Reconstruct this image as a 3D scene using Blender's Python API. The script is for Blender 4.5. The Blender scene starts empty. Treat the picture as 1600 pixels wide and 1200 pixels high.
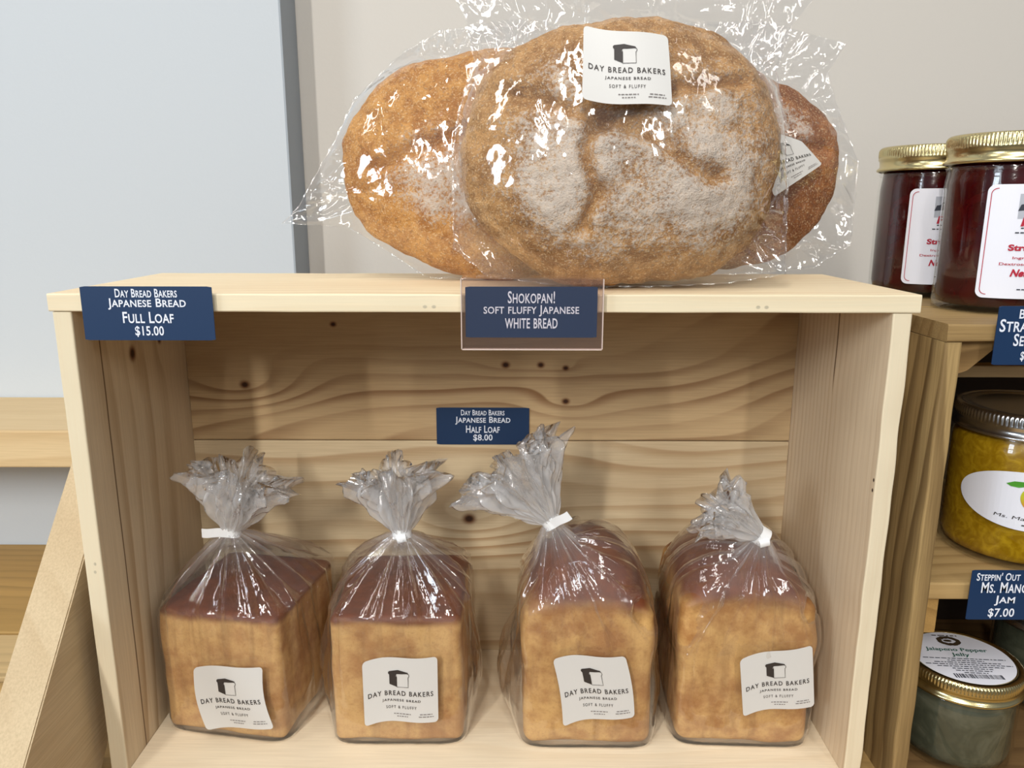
import bpy, bmesh, math, random
import numpy as np
from mathutils import Vector, Matrix, noise
from mathutils.bvhtree import BVHTree

PI = math.pi
random.seed(7)
SC = bpy.context.scene
COL = SC.collection

# ------------------------------------------------------------------ camera
cam_d = bpy.data.cameras.new('camera')
cam = bpy.data.objects.new('camera', cam_d)
COL.objects.link(cam)
cam_d.sensor_width = 36.0
cam_d.lens = 1207.0 / 1600.0 * 36.0
cam_d.clip_start = 0.01
_yaw, _pit, _rol = -0.00503, 0.22092, -0.00127
_f = Vector((math.sin(_yaw) * math.cos(_pit), math.cos(_yaw) * math.cos(_pit), -math.sin(_pit)))
_r = Vector((math.cos(_yaw), -math.sin(_yaw), 0))
_d = _f.cross(_r)
_r2 = _r * math.cos(_rol) + _d * math.sin(_rol)
_d2 = -_r * math.sin(_rol) + _d * math.cos(_rol)
_m = Matrix((_r2, -_d2, -_f)).transposed().to_4x4()
_m.translation = Vector((0.01726, -0.40577, 0.04293))
cam.matrix_world = _m
SC.camera = cam

# ------------------------------------------------------------------ light and exposure
SC.view_settings.view_transform = 'Standard'
SC.view_settings.look = 'None'
SC.view_settings.gamma = 1.0
SC.view_settings.use_curve_mapping = False
SC.view_settings.exposure = -0.14
SC.cycles.transparent_max_bounces = 48
SC.cycles.max_bounces = 12

world = bpy.data.worlds.new('shop_interior')
SC.world = world
world.use_nodes = True
_nt = world.node_tree
_bg = _nt.nodes['Background']
_tc = _nt.nodes.new('ShaderNodeTexCoord')
_sx = _nt.nodes.new('ShaderNodeSeparateXYZ')
_cr = _nt.nodes.new('ShaderNodeValToRGB')
_mr = _nt.nodes.new('ShaderNodeMapRange')
_mr.inputs['From Min'].default_value = -1
_nt.links.new(_tc.outputs['Generated'], _sx.inputs[0])
_nt.links.new(_sx.outputs['Z'], _mr.inputs['Value'])
_nt.links.new(_mr.outputs[0], _cr.inputs[0])
_cr.color_ramp.elements[0].position = 0.25
_cr.color_ramp.elements[0].color = (0.22, 0.20, 0.18, 1)
_cr.color_ramp.elements[1].position = 0.75
_cr.color_ramp.elements[1].color = (0.80, 0.86, 0.95, 1)
_nt.links.new(_cr.outputs[0], _bg.inputs[0])
_bg.inputs[1].default_value = 0.34


def area_lamp(name, loc, target, sx, sy, watts, col):
    l = bpy.data.lights.new(name, 'AREA')
    l.shape = 'RECTANGLE'
    l.size, l.size_y = sx, sy
    l.energy = watts
    l.color = col
    o = bpy.data.objects.new(name, l)
    o.location = loc
    o.rotation_euler = (Vector(target) - Vector(loc)).to_track_quat('-Z', 'Y').to_euler()
    COL.objects.link(o)
    return o


WARM = (1.0, 0.965, 0.91)
for (lx, ly, lz, w_) in ((-1.1, -2.5, 1.25, 50), (0.9, -2.8, 1.30, 24), (-0.2, -1.5, 1.40, 12), (-0.15, -0.50, 1.45, 8), (-1.5, -0.7, 1.35, 6), (0.95, -0.75, 1.4, 3)):
    area_lamp('ceiling_lamp', (lx, ly, lz), (lx * 0.75, ly * 0.65, 0), 0.10, 0.9, w_, WARM)
area_lamp('shop_window_light', (-2.0, -1.5, 0.45), (0, 0.1, 0), 0.45, 0.6, 15, (0.76, 0.88, 1.0))


# ------------------------------------------------------------------ node expressions
class X:
    """A socket or a number inside one material's tree, with arithmetic."""
    nt = None

    def __init__(s, v):
        s.v = v

    @staticmethod
    def m(op, *a):
        n = X.nt.nodes.new('ShaderNodeMath')
        n.operation = op
        for i, q in enumerate(a):
            q = q.v if isinstance(q, X) else q
            if isinstance(q, (int, float)):
                n.inputs[i].default_value = q
            else:
                X.nt.links.new(q, n.inputs[i])
        return X(n.outputs[0])

    def __add__(s, o): return X.m('ADD', s, o)
    __radd__ = __add__
    def __sub__(s, o): return X.m('SUBTRACT', s, o)
    def __rsub__(s, o): return X.m('SUBTRACT', o, s)
    def __mul__(s, o): return X.m('MULTIPLY', s, o)
    __rmul__ = __mul__
    def __truediv__(s, o): return X.m('DIVIDE', s, o)
    def exp(s): return X.m('EXPONENT', s)
    def fract(s): return X.m('FRACT', s)
    def clamp(s):
        r = X.m('ADD', s, 0.0)
        r.v.node.use_clamp = True
        return r


def sstep(x, a, b):
    n = X.nt.nodes.new('ShaderNodeMapRange')
    n.interpolation_type = 'SMOOTHSTEP'
    X.nt.links.new(x.v, n.inputs['Value'])
    n.inputs['From Min'].default_value = a
    n.inputs['From Max'].default_value = b
    return X(n.outputs[0])


def xyz(a, b, c):
    n = X.nt.nodes.new('ShaderNodeCombineXYZ')
    for i, q in enumerate((a, b, c)):
        q = q.v if isinstance(q, X) else q
        if isinstance(q, (int, float)):
            n.inputs[i].default_value = q
        else:
            X.nt.links.new(q, n.inputs[i])
    return n.outputs[0]


def noise_tex(vec, scale, detail=2.0, rough=0.5, dist=0.0):
    n = X.nt.nodes.new('ShaderNodeTexNoise')
    if vec is not None:
        X.nt.links.new(vec, n.inputs['Vector'])
    n.inputs['Scale'].default_value = scale
    n.inputs['Detail'].default_value = detail
    n.inputs['Roughness'].default_value = rough
    n.inputs['Distortion'].default_value = dist
    return X(n.outputs['Fac'])


def mixc(f, a, b, mode='MIX'):
    n = X.nt.nodes.new('ShaderNodeMix')
    n.data_type = 'RGBA'
    n.blend_type = mode
    for sock, q in ((n.inputs[0], f), (n.inputs[6], a), (n.inputs[7], b)):
        q = q.v if isinstance(q, X) else q
        if isinstance(q, (int, float)):
            sock.default_value = q
        elif isinstance(q, tuple):
            sock.default_value = (*q, 1.0) if len(q) == 3 else q
        else:
            X.nt.links.new(q, sock)
    return n.outputs[2]


def lin(r, g, b):
    """sRGB 0-255 to linear."""
    f = lambda c: (c / 255 / 12.92) if c / 255 <= 0.04045 else ((c / 255 + 0.055) / 1.055) ** 2.4
    return (f(r), f(g), f(b))


def start(name):
    m = bpy.data.materials.new(name)
    m.use_nodes = True
    X.nt = m.node_tree
    b = m.node_tree.nodes['Principled BSDF']
    return m, b


def setc(sock, q):
    q = q.v if isinstance(q, X) else q
    if isinstance(q, tuple):
        sock.default_value = (*q, 1.0) if len(q) == 3 else q
    elif isinstance(q, (int, float)):
        sock.default_value = q
    else:
        X.nt.links.new(q, sock)


def bump(h, strength, dist, into):
    n = X.nt.nodes.new('ShaderNodeBump')
    n.inputs['Strength'].default_value = strength
    n.inputs['Distance'].default_value = dist
    X.nt.links.new(h.v, n.inputs['Height'])
    if into is not None:
        X.nt.links.new(n.outputs[0], into)
    return n.outputs[0]


def plain(name, col, rough=0.5, metal=0.0, spec=0.5):
    m, b = start(name)
    setc(b.inputs['Base Color'], col)
    b.inputs['Roughness'].default_value = rough
    b.inputs['Metallic'].default_value = metal
    b.inputs['Specular IOR Level'].default_value = spec
    return m


def objxyz():
    n = X.nt.nodes.new('ShaderNodeTexCoord')
    s = X.nt.nodes.new('ShaderNodeSeparateXYZ')
    X.nt.links.new(n.outputs['Object'], s.inputs[0])
    return n.outputs['Object'], [X(s.outputs[i]) for i in range(3)]


_wood_n = [0]


def wood(name, u=0, v=2, light=(214, 190, 150), dark=(170, 128, 78), freq=70, wav=1.6, seed=None, knots=(), holes=(), cracks=(), pale=None, uw=2.6, slope=0.0, line=0.75, fibre=0.18, tint=0.35, rough=0.62):
    """Pine board: grain along axis u, rings counted across v; knots = (u, v, radius, reach)."""
    _wood_n[0] += 1
    seed = _wood_n[0] * 3.7 if seed is None else seed
    m, b = start(name)
    _, P = objxyz()
    w = 3 - u - v
    U, V, Wd = P[u], P[v], P[w]
    nz = noise_tex(xyz(U * uw + seed, V * 11 + seed, Wd * 11), 1.0, 1.0, 0.35)
    nz2 = noise_tex(xyz(U * 9 + seed * 2, V * 60, Wd * 60), 1.0, 2.0, 0.5)
    f = V * freq + U * (freq * slope) + nz * (wav * 4) + nz2 * 0.3 + Wd * (freq * 0.6)
    kd = None
    for (ku, kv, kr, reach) in knots:
        du, dv = (U - ku), (V - kv)
        su, sv = reach * 2.4, reach
        q = (du * du) / (su * su) + (dv * dv) / (sv * sv)
        f = f + (q * -1.0).exp() * (freq * reach * 1.5)
        wob = nz2 * 0.7 + 0.65
        q2 = ((du * du) / (kr * kr * 1.5) + (dv * dv) / (kr * kr)) * wob
        k = (q2 * -1.0).exp()
        kd = k if kd is None else X.m('MAXIMUM', kd, k)
    s = f.fract()
    late = sstep(s, 0.35, 0.9) * (1.0 - sstep(s, 0.9, 1.0))
    vary = noise_tex(xyz(U * 1.5, V * 20 + seed, Wd * 20), 1.0, 2.0, 0.5)
    late = late * sstep(vary, 0.25, 0.75) * line
    fib = noise_tex(xyz(U * 25 + seed, V * 900, Wd * 900), 1.0, 2.0, 0.6)
    broad = noise_tex(xyz(U * 1.2 + seed * 5, V * 9, Wd * 9), 1.0, 2.0, 0.5)
    L, D = lin(*light), lin(*dark)
    c = mixc(late, L, D)
    c = mixc(sstep(broad, 0.4, 0.75) * tint, c, D)
    c = mixc((fib - 0.35).clamp() * (fibre * 2.4), c, tuple(q * 0.55 for q in D))
    if kd is not None:
        c = mixc(sstep(kd, 0.12, 0.75) * 0.85, c, lin(112, 66, 34))
        c = mixc(sstep(kd, 0.6, 0.92) * 0.9, c, lin(48, 24, 12))
    for (u0, u1, v0, hw_) in cracks:
        ins = sstep(U, min(u0, u1), min(u0, u1) + 0.02) * (1.0 - sstep(U, max(u0, u1), max(u0, u1) + 0.001))
        dv = X.m('ABSOLUTE', V - v0 + (nz - 0.5) * 0.006)
        c = mixc((1.0 - sstep(dv, hw_ * 0.5, hw_)) * ins * 0.85, c, lin(84, 56, 32))
    for hq in holes:
        hu, hv, hr = hq[:3]
        du, dv = (U - hu), (V - hv)
        d = du * du * 0.6 + dv * dv
        if len(hq) > 3:
            d = d + (Wd - hq[3]) * (Wd - hq[3])
        d = X.m('SQRT', d)
        c = mixc(1.0 - sstep(d, hr * 0.6, hr * 1.3), c, lin(52, 34, 20))
    if pale is not None:    # freshly sawn front edge
        c = mixc((1.0 - sstep(V, pale, pale + 0.0006)) * (0.35 + fib * 0.6), c, lin(228, 218, 190))
    setc(b.inputs['Base Color'], c)
    b.inputs['Roughness'].default_value = rough
    b.inputs['Specular IOR Level'].default_value = 0.3
    bump(fib * 0.5 + late * 0.3, 0.25, 0.0006, b.inputs['Normal'])
    return m


def film(name, haze=0.02, cr_scale=160, strength=0.5, rough=0.07, gain=2.0, tint=(0.985, 0.985, 0.985), dist=0.0012, aniso=(1, 1, 1), streak=0.0, gather=0.0):
    """Thin clear plastic film: lets light straight through, mirrors a little (both faces), and scatters a little where crumpled."""
    m, b = start(name)
    nt = m.node_tree
    nt.nodes.remove(b)
    out = nt.nodes['Material Output']
    vec, P = objxyz()
    wob = noise_tex(vec, 40, 2.0)
    vor = nt.nodes.new('ShaderNodeTexVoronoi')
    vor.feature = 'F1'
    vor.inputs['Scale'].default_value = 1.0
    nt.links.new(xyz(P[0] * (cr_scale * aniso[0]) + wob * 2.0, P[1] * (cr_scale * aniso[1]) + wob * 2.0, P[2] * (cr_scale * aniso[2]) - wob * 2.0), vor.inputs['Vector'])
    vd = X(vor.outputs['Distance'])
    n1 = noise_tex(vec, cr_scale * 0.45, 3.0, 0.55)
    n2 = noise_tex(vec, cr_scale * 2.6, 2.0, 0.5)
    hgt = vd * 0.55 + n1 * 1.3 + n2 * 0.12
    if streak:
        hgt = hgt + noise_tex(xyz(P[0] * 260 + wob * 3.0, P[1] * 260, P[2] * 26), 1.0, 3.0, 0.6) * streak
    nrm = bump(hgt, strength, dist, None)
    geo = nt.nodes.new('ShaderNodeNewGeometry')
    dot = nt.nodes.new('ShaderNodeVectorMath')
    dot.operation = 'DOT_PRODUCT'
    nt.links.new(geo.outputs['Incoming'], dot.inputs[0])
    nt.links.new(nrm, dot.inputs[1])
    c = X.m('ABSOLUTE', X(dot.outputs['Value']))
    g = 1.0 - c
    fr = (X.m('POWER', g.clamp(), 5.0) * 0.96 + 0.04) * gain
    fr = fr.clamp()
    tr = nt.nodes.new('ShaderNodeBsdfTransparent')
    tr.inputs[0].default_value = (*tint, 1)
    gl = nt.nodes.new('ShaderNodeBsdfGlossy')
    gl.inputs['Color'].default_value = (1, 1, 1, 1)
    gl.inputs['Roughness'].default_value = rough
    nt.links.new(nrm, gl.inputs['Normal'])
    df = nt.nodes.new('ShaderNodeBsdfDiffuse')
    df.inputs[0].default_value = (0.92, 0.92, 0.93, 1)
    tl = nt.nodes.new('ShaderNodeBsdfTranslucent')
    tl.inputs[0].default_value = (0.92, 0.92, 0.93, 1)
    hz = nt.nodes.new('ShaderNodeMixShader')
    hz.inputs[0].default_value = 0.4
    nt.links.new(df.outputs[0], hz.inputs[1])
    nt.links.new(tl.outputs[0], hz.inputs[2])
    a = nt.nodes.new('ShaderNodeMixShader')
    a.inputs[0].default_value = haze
    if gather:     # tightly crumpled film scatters more
        at = nt.nodes.new('ShaderNodeAttribute')
        at.attribute_name = 'gather'
        nt.links.new((X(at.outputs['Fac']) * gather + haze).v, a.inputs[0])
    nt.links.new(tr.outputs[0], a.inputs[1])
    nt.links.new(hz.outputs[0], a.inputs[2])
    z = nt.nodes.new('ShaderNodeMixShader')
    nt.links.new(fr.v, z.inputs[0])
    nt.links.new(a.outputs[0], z.inputs[1])
    nt.links.new(gl.outputs[0], z.inputs[2])
    nt.links.new(z.outputs[0], out.inputs['Surface'])
    return m


# ------------------------------------------------------------------ object helpers
def thing(name, label, cat, loc=(0, 0, 0), rz=0.0, group=None):
    o = bpy.data.objects.new(name, None)
    o.empty_display_size = 0.02
    COL.objects.link(o)
    o.location = loc
    o.rotation_euler = (0, 0, rz)
    o['label'] = label
    o['category'] = cat
    if group:
        o['group'] = group
    return o


def mesh_obj(name, verts, faces, mat, parent=None, loc=(0, 0, 0), smooth=False, label=None):
    me = bpy.data.meshes.new(name)
    me.from_pydata([tuple(map(float, v)) for v in verts], [], [tuple(map(int, f)) for f in faces])
    me.update()
    o = bpy.data.objects.new(name, me)
    COL.objects.link(o)
    if mat is not None:
        for q in (mat if isinstance(mat, (list, tuple)) else [mat]):
            me.materials.append(q)
    if smooth:
        me.polygons.foreach_set('use_smooth', [True] * len(me.polygons))
    o.location = loc
    if parent is not None:
        o.parent = parent
    if label:
        o['label'] = label
    return o


def structure(o):
    o['kind'] = 'structure'
    return o


def board_geo(size, axis=0, bev=0.0008, segs=24, jit=0.0002, seed=0, chip=0.0):
    """A sawn board centred on its origin, long axis 'axis', eased edges, slightly uneven."""
    other = [i for i in range(3) if i != axis]
    a, b = size[other[0]] / 2, size[other[1]] / 2
    prof = []
    for (sa, sb, a0) in ((1, 1, 0), (-1, 1, 90), (-1, -1, 180), (1, -1, 270)):
        for k in range(3):
            t = math.radians(a0 + k * 45)
            prof.append((sa * (a - bev) + bev * math.cos(t), sb * (b - bev) + bev * math.sin(t)))
    n = len(prof)
    V, F = [], []
    Ln = size[axis]
    for i in range(segs + 1):
        x = -Ln / 2 + Ln * i / segs
        for k, (p, q) in enumerate(prof):
            j1 = noise.noise((x * 40 + seed * 9.1, k // 3 * 7.3, seed * 3.3)) * jit
            j2 = noise.noise((x * 40 + seed * 5.7, k // 3 * 3.1 + 50, seed * 1.3)) * jit
            if chip and k // 3 == 0:
                c = max(0, noise.noise((x * 70 + seed, 3.3, 1.1)) - 0.15) * chip
                p, q = p - c, q - c
            v = [0, 0, 0]
            v[axis] = x
            v[other[0]] = p + j1
            v[other[1]] = q + j2
            V.append(v)
    for i in range(segs):
        for k in range(n):
            k2 = (k + 1) % n
            F.append((i * n + k, i * n + k2, (i + 1) * n + k2, (i + 1) * n + k))
    F.append(tuple(range(n))[::-1])
    F.append(tuple(range(segs * n, segs * n + n)))
    if axis == 1:
        F = [f[::-1] for f in F]
    return V, F


def board(name, lo, hi, mat, parent=None, axis=0, **k):
    size = [hi[i] - lo[i] for i in range(3)]
    c = [(hi[i] + lo[i]) / 2 for i in range(3)]
    V, F = board_geo(size, axis, **k)
    return mesh_obj(name, V, F, mat, parent, c)


def lathe_geo(prof, n=96, ridges=None):
    """prof: (r, z) rows; ridges: {row: (count, depth)} knurls that row."""
    V, F = [], []
    for j, (r, z) in enumerate(prof):
        for i in range(n):
            t = 2 * PI * i / n
            rr = r
            if ridges and j in ridges:
                cnt, dep = ridges[j]
                rr = r + dep * math.cos(cnt * t)
            V.append((rr * math.cos(t), rr * math.sin(t), z))
    for j in range(len(prof) - 1):
        for i in range(n):
            i2 = (i + 1) % n
            F.append((j * n + i, j * n + i2, (j + 1) * n + i2, (j + 1) * n + i))
    return V, F


def lathe(name, prof, mat, parent, n=96, ridges=None, caps=(True, True), loc=(0, 0, 0), smooth=True):
    V, F = lathe_geo(prof, n, ridges)
    m = len(prof)
    if caps[0]:
        F.append(tuple(range(n))[::-1])
    if caps[1]:
        F.append(tuple(range((m - 1) * n, m * n)))
    o = mesh_obj(name, V, F, mat, parent, loc, smooth)
    return o


_txt = {}


def text_geo(s, small=0.0, bold=0.0, track=1.0):
    """Flat lettering as (verts, faces), unit bounding box: x in -.5..5, y in -.5...5; also its aspect."""
    key = (s, small, bold, track)
    if key in _txt:
        return _txt[key]
    cu = bpy.data.curves.new('lettering', 'FONT')
    cu.body = s
    cu.offset = bold
    cu.space_character = track
    cu.resolution_u = 3
    if small:
        cu.small_caps_scale = small
        for i, ch in enumerate(s):
            if ch.islower():
                cu.body_format[i].use_small_caps = True
    ob = bpy.data.objects.new('lettering', cu)
    COL.objects.link(ob)
    dg = bpy.context.evaluated_depsgraph_get()
    me = bpy.data.meshes.new_from_object(ob.evaluated_get(dg))
    v = np.array([q.co[:2] for q in me.vertices])
    f = [tuple(p.vertices) for p in me.polygons]
    bpy.data.objects.remove(ob)
    bpy.data.curves.remove(cu)
    bpy.data.meshes.remove(me)
    lo, hi = v.min(0), v.max(0)
    v = (v - (lo + hi) / 2) / (hi - lo)
    _txt[key] = (v, f, (hi - lo)[0] / (hi - lo)[1])
    return _txt[key]


class Flat:
    """Collects flat shapes in label coordinates (x right, y up, metres)."""
    def __init__(s):
        s.V, s.F = [], []

    def text(s, t, cx, cy, w, h, small=0.0, bold=0.0, track=1.0, shear=0.0, rot=0.0):
        v, f, _a = text_geo(t, small, bold, track)
        o = len(s.V)
        c, n = math.cos(rot), math.sin(rot)
        for x, y in v:
            a, b = x * w + shear * y * h, y * h
            s.V.append((cx + a * c - b * n, cy + a * n + b * c))
        s.F += [tuple(i + o for i in q) for q in f]

    def poly(s, pts):
        o = len(s.V)
        s.V += [tuple(p) for p in pts]
        s.F.append(tuple(range(o, o + len(pts))))

    def rect(s, cx, cy, w, h):
        s.poly([(cx - w / 2, cy - h / 2), (cx + w / 2, cy - h / 2), (cx + w / 2, cy + h / 2), (cx - w / 2, cy + h / 2)])

    def bars(s, cx, cy, w, h, seed):
        """A line of print too small to read: word-long dashes."""
        r = random.Random(seed)
        x = cx - w / 2
        while x < cx + w / 2:
            q = min(r.uniform(0.6, 2.2) * h * 2, cx + w / 2 - x)
            s.rect(x + q / 2, cy, q, h)
            x += q + h * 0.9

    def stroke(s, pts, wd, closed=True):
        n = len(pts)
        o = len(s.V)
        P = [Vector(p) for p in pts]
        for i in range(n):
            a = P[(i - 1) % n] if (closed or i > 0) else P[i]
            b = P[(i + 1) % n] if (closed or i < n - 1) else P[i]
            t = (b - a)
            t = t.normalized() if t.length > 0 else Vector((1, 0))
            nn = Vector((-t.y, t.x)) * wd / 2
            s.V += [tuple(P[i] + nn), tuple(P[i] - nn)]
        for i in range(n if closed else n - 1):
            j = (i + 1) % n
            s.F.append((o + 2 * i, o + 2 * i + 1, o + 2 * j + 1, o + 2 * j))

    def build(s, name, mat, parent, fn, label=None):
        return mesh_obj(name, [fn(x, y) for x, y in s.V], s.F, mat, parent, label=label)


def rrect(w, h, r, n=6):
    out = []
    for (sx, sy, a0) in ((1, 1, 0), (-1, 1, 90), (-1, -1, 180), (1, -1, 270)):
        for k in range(n + 1):
            t = math.radians(a0 + 90 * k / n)
            out.append((sx * (w / 2 - r) + r * math.cos(t), sy * (h / 2 - r) + r * math.sin(t)))
    return out


def sheet(name, w, h, yfun, mat, parent, fn, thick, nx=28, ny=6, back=None):
    """A thin label: columns between -yfun and +yfun, mapped by fn(x, y, n) (n: out of the face)."""
    V, F = [], []
    xs = [-w / 2 * math.cos(PI * i / nx) for i in range(nx + 1)]
    for side in (0, 1):
        for x in xs:
            yy = yfun(x)
            for j in range(ny + 1):
                y = -yy + 2 * yy * j / ny
                V.append(fn(x, y, thick if side == 0 else 0.0))
    st = (nx + 1) * (ny + 1)
    for i in range(nx):
        for j in range(ny):
            a = i * (ny + 1) + j
            q = (a, a + ny + 1, a + ny + 2, a + 1)
            F.append(q)
            F.append(tuple(k + st for k in q[::-1]))
        for j, fl in ((0, 1), (ny, 0)):
            a = i * (ny + 1) + j
            q = (a, a + st, a + st + ny + 1, a + ny + 1)
            F.append(q if fl else q[::-1])
    for i, fl in ((0, 0), (nx, 1)):
        for j in range(ny):
            a = i * (ny + 1) + j
            q = (a, a + st, a + st + 1, a + 1)
            F.append(q if fl else q[::-1])
    return mesh_obj(name, V, F, mat, parent, smooth=False)


def y_rrect(w, h, r):
    def f(x):
        d = abs(x) - (w / 2 - r)
        if d <= 0:
            return h / 2
        d = min(d, r)
        return h / 2 - r + math.sqrt(max(0, r * r - d * d))
    return f


# ------------------------------------------------------------------ materials
M = {}
PALE, PDARK = (226, 204, 164), (186, 146, 96)
WALL_B = plain('wall_paint', lin(207, 203, 196), 0.75, spec=0.2)
WALL_L = plain('panel_paint', lin(195, 202, 208), 0.7, spec=0.2)
for _m_ in (WALL_B, WALL_L):
    X.nt = _m_.node_tree
    _v, _ = objxyz()
    bump(noise_tex(_v, 220, 3.0), 0.12, 0.001, _m_.node_tree.nodes['Principled BSDF'].inputs['Normal'])
M['sticker'] = plain('sticker_paper', lin(206, 205, 202), 0.45)
M['ink'] = plain('black_ink', lin(48, 42, 40), 0.6)
M['grey_ink'] = plain('grey_ink', lin(120, 114, 112), 0.6)
M['navy'] = plain('navy_card', lin(9, 46, 84), 0.5)
M['white_ink'] = plain('white_ink', lin(226, 232, 244), 0.6)
M['tie'] = plain('tie_paper', lin(236, 238, 240), 0.6)
M['gold'] = plain('gold_metal', lin(208, 194, 146), 0.26, 1.0)
M['silver'] = plain('silver_metal', lin(206, 206, 206), 0.25, 1.0)
M['glass'] = film('jar_glass', haze=0.0, cr_scale=30, strength=0.02, rough=0.03, gain=1.0, tint=(0.96, 0.97, 0.96), dist=0.0005)
M['acrylic'] = film('clear_acrylic', haze=0.012, cr_scale=20, strength=0.0, rough=0.05, gain=0.8, tint=(0.965, 0.94, 0.94))
M['acrylic_edge'] = plain('acrylic_edge', lin(214, 196, 186), 0.25)
M['label_white'] = plain('label_paper', lin(232, 234, 244), 0.4)
M['red_ink'] = plain('red_ink', lin(176, 22, 52), 0.6)
M['green_ink'] = plain('green_ink', lin(30, 92, 74), 0.6)
M['leaf'] = plain('leaf_green_ink', lin(70, 150, 34), 0.6)
M['photo_grey'] = plain('photo_grey_ink', lin(176, 180, 190), 0.6)
M['photo_dark'] = plain('photo_dark_ink', lin(50, 54, 66), 0.6)


def jam_mat(name, c1, c2, sc, rough):
    m, b = start(name)
    v, _ = objxyz()
    n = noise_tex(v, sc, 4.0, 0.6, 1.5)
    setc(b.inputs['Base Color'], mixc(sstep(n, 0.35, 0.75), lin(*c1), lin(*c2)))
    b.inputs['Roughness'].default_value = rough
    bump(n, 0.2, 0.001, b.inputs['Normal'])
    return m


M['jam'] = jam_mat('red_jelly', (52, 3, 7), (68, 6, 9), 60, 0.12)
M['mango'] = jam_mat('mango_jam', (150, 112, 6), (190, 152, 28), 110, 0.25)
M['pepper'] = jam_mat('pepper_jelly', (62, 66, 54), (92, 94, 80), 40, 0.2)


def mango_ink():
    m, b = start('mango_print')
    _, P = objxyz()
    t = sstep(P[2], M['mango_z'] - 0.008, M['mango_z'] + 0.004)
    setc(b.inputs['Base Color'], mixc(t, lin(206, 100, 30), lin(186, 190, 40)))
    b.inputs['Roughness'].default_value = 0.6
    return m


def crust_small(name, h, z0, z1, pale, gold, brown, seed):
    """Tin-loaf crust: golden sides, dark baked top from height z0 up."""
    m, b = start(name)
    v, P = objxyz()
    off = xyz(P[0] + seed, P[1] + seed * 2, P[2])
    big = noise_tex(off, 28, 3.0, 0.55)
    mid = noise_tex(off, 120, 4.0, 0.6)
    fine = noise_tex(off, 700, 2.0, 0.6)
    side = mixc(sstep(big * 0.6 + mid * 0.4, 0.38, 0.62), lin(*gold), lin(*pale))
    strk = noise_tex(xyz(P[0] * 110 + seed, P[1] * 110, P[2] * 16), 1.0, 3.0, 0.6)
    side = mixc(sstep(strk, 0.48, 0.72) * 0.4, side, tuple(q * 0.62 for q in lin(*gold)))
    side = mixc(sstep(fine, 0.5, 0.8) * 0.25, side, lin(*brown))
    top = mixc(sstep(mid, 0.3, 0.7), lin(*brown), tuple(q * 0.72 for q in lin(*brown)))
    t = sstep(P[2] + (big - 0.5) * (0.03 if z1 > h * 1.02 or z1 < h * 0.9 else 0.008), z0, z1)
    col = mixc(t, side, top)
    setc(b.inputs['Base Color'], col)
    b.inputs['Roughness'].default_value = 0.55
    bump(mid * 0.8 + fine * 0.3, 0.35, 0.001, b.inputs['Normal'])
    return m


def crust_big(name, base, hi):
    """Rustic boule crust with flour held in the 'flour' attribute."""
    m, b = start(name)
    v, P = objxyz()
    n1 = noise_tex(v, 30, 4.0, 0.6)
    n2 = noise_tex(v, 520, 3.0, 0.7)
    n3 = noise_tex(v, 900, 2.0, 0.65)
    n4 = noise_tex(v, 120, 4.0, 0.7)
    c = mixc(sstep(n1 * 0.5 + n4 * 0.5, 0.38, 0.62), lin(*base), lin(*hi))
    c = mixc(sstep(n2, 0.52, 0.66) * 0.55, c, tuple(q * 0.5 for q in lin(*base)))
    c = mixc(sstep(n3, 0.54, 0.66) * 0.55, c, lin(232, 204, 158))
    at = X.nt.nodes.new('ShaderNodeAttribute')
    at.attribute_name = 'flour'
    fl = X(at.outputs['Fac'])
    spk = sstep(fl * 0.55 + n2 * 1.15 + n4 * 0.6, 1.02, 1.42)
    c = mixc(spk * 0.75, c, lin(216, 208, 198))
    setc(b.inputs['Base Color'], c)
    b.inputs['Roughness'].default_value = 0.85
    b.inputs['Specular IOR Level'].default_value = 0.2
    bump(n4 * 1.4 + n2 * 0.8 + n3 * 0.4, 0.8, 0.0018, b.inputs['Normal'])
    return m


FILM_BAG = film('bread_bag_film', haze=0.03, cr_scale=130, strength=0.30, rough=0.045, gain=2.0, streak=0.9, gather=0.34)
FILM_MOUTH = film('gathered_film', haze=0.05, cr_scale=190, strength=0.5, rough=0.08, gain=2.3, streak=1.4, gather=0.5)
FILM_BIG = film('large_bag_film', haze=0.03, cr_scale=70, strength=0.5, rough=0.07, gain=1.8, dist=0.0025)

# ------------------------------------------------------------------ setting
structure(board('wall_back', (-0.198, 0.40, -0.6), (1.3, 0.42, 1.2), WALL_B, segs=2, bev=0.0005, jit=0))
structure(board('wall_left', (-1.5, 0.35, -0.6), (-0.198, 0.42, 1.2), WALL_L, segs=2, bev=0.001, jit=0))

structure(board('floor', (-1.6, -2.6, -1.42), (1.4, 0.42, -1.40), plain('floor_tile', lin(150, 140, 128), 0.5), segs=2))

structure(board('panel_side_shade_1', (-0.1985, 0.3495, -0.6), (-0.1965, 0.3999, 1.2), plain('painted_shade_grey', lin(158, 166, 174), 0.7), axis=2, segs=2, bev=0.0003, jit=0))  # thin cover on the panel's side face; its shade is painted in as darker grey

# plank shelf the crates stand on
t = thing('display_shelf', 'yellow-brown planks the wooden crate stands on, seen at the lower left', 'shelf', (0, 0.1, -0.301))
for i, (y0, y1, tone, x1) in enumerate(((0.176, 0.349, (188, 152, 92), 0.75), (0.112, 0.172, (204, 176, 128), 0.75), (-0.02, 0.106, (190, 156, 100), 0.75), (-0.16, -0.026, (196, 160, 104), 0.75))):
    mt = wood('shelf_plank_wood', 0, 1, tone, tuple(int(q * 0.78) for q in tone), 60, 1.3)
    board('plank', (-0.95, y0 - 0.1, -0.018), (x1, y1 - 0.1, 0), mt, t, 0, seed=i)

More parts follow.
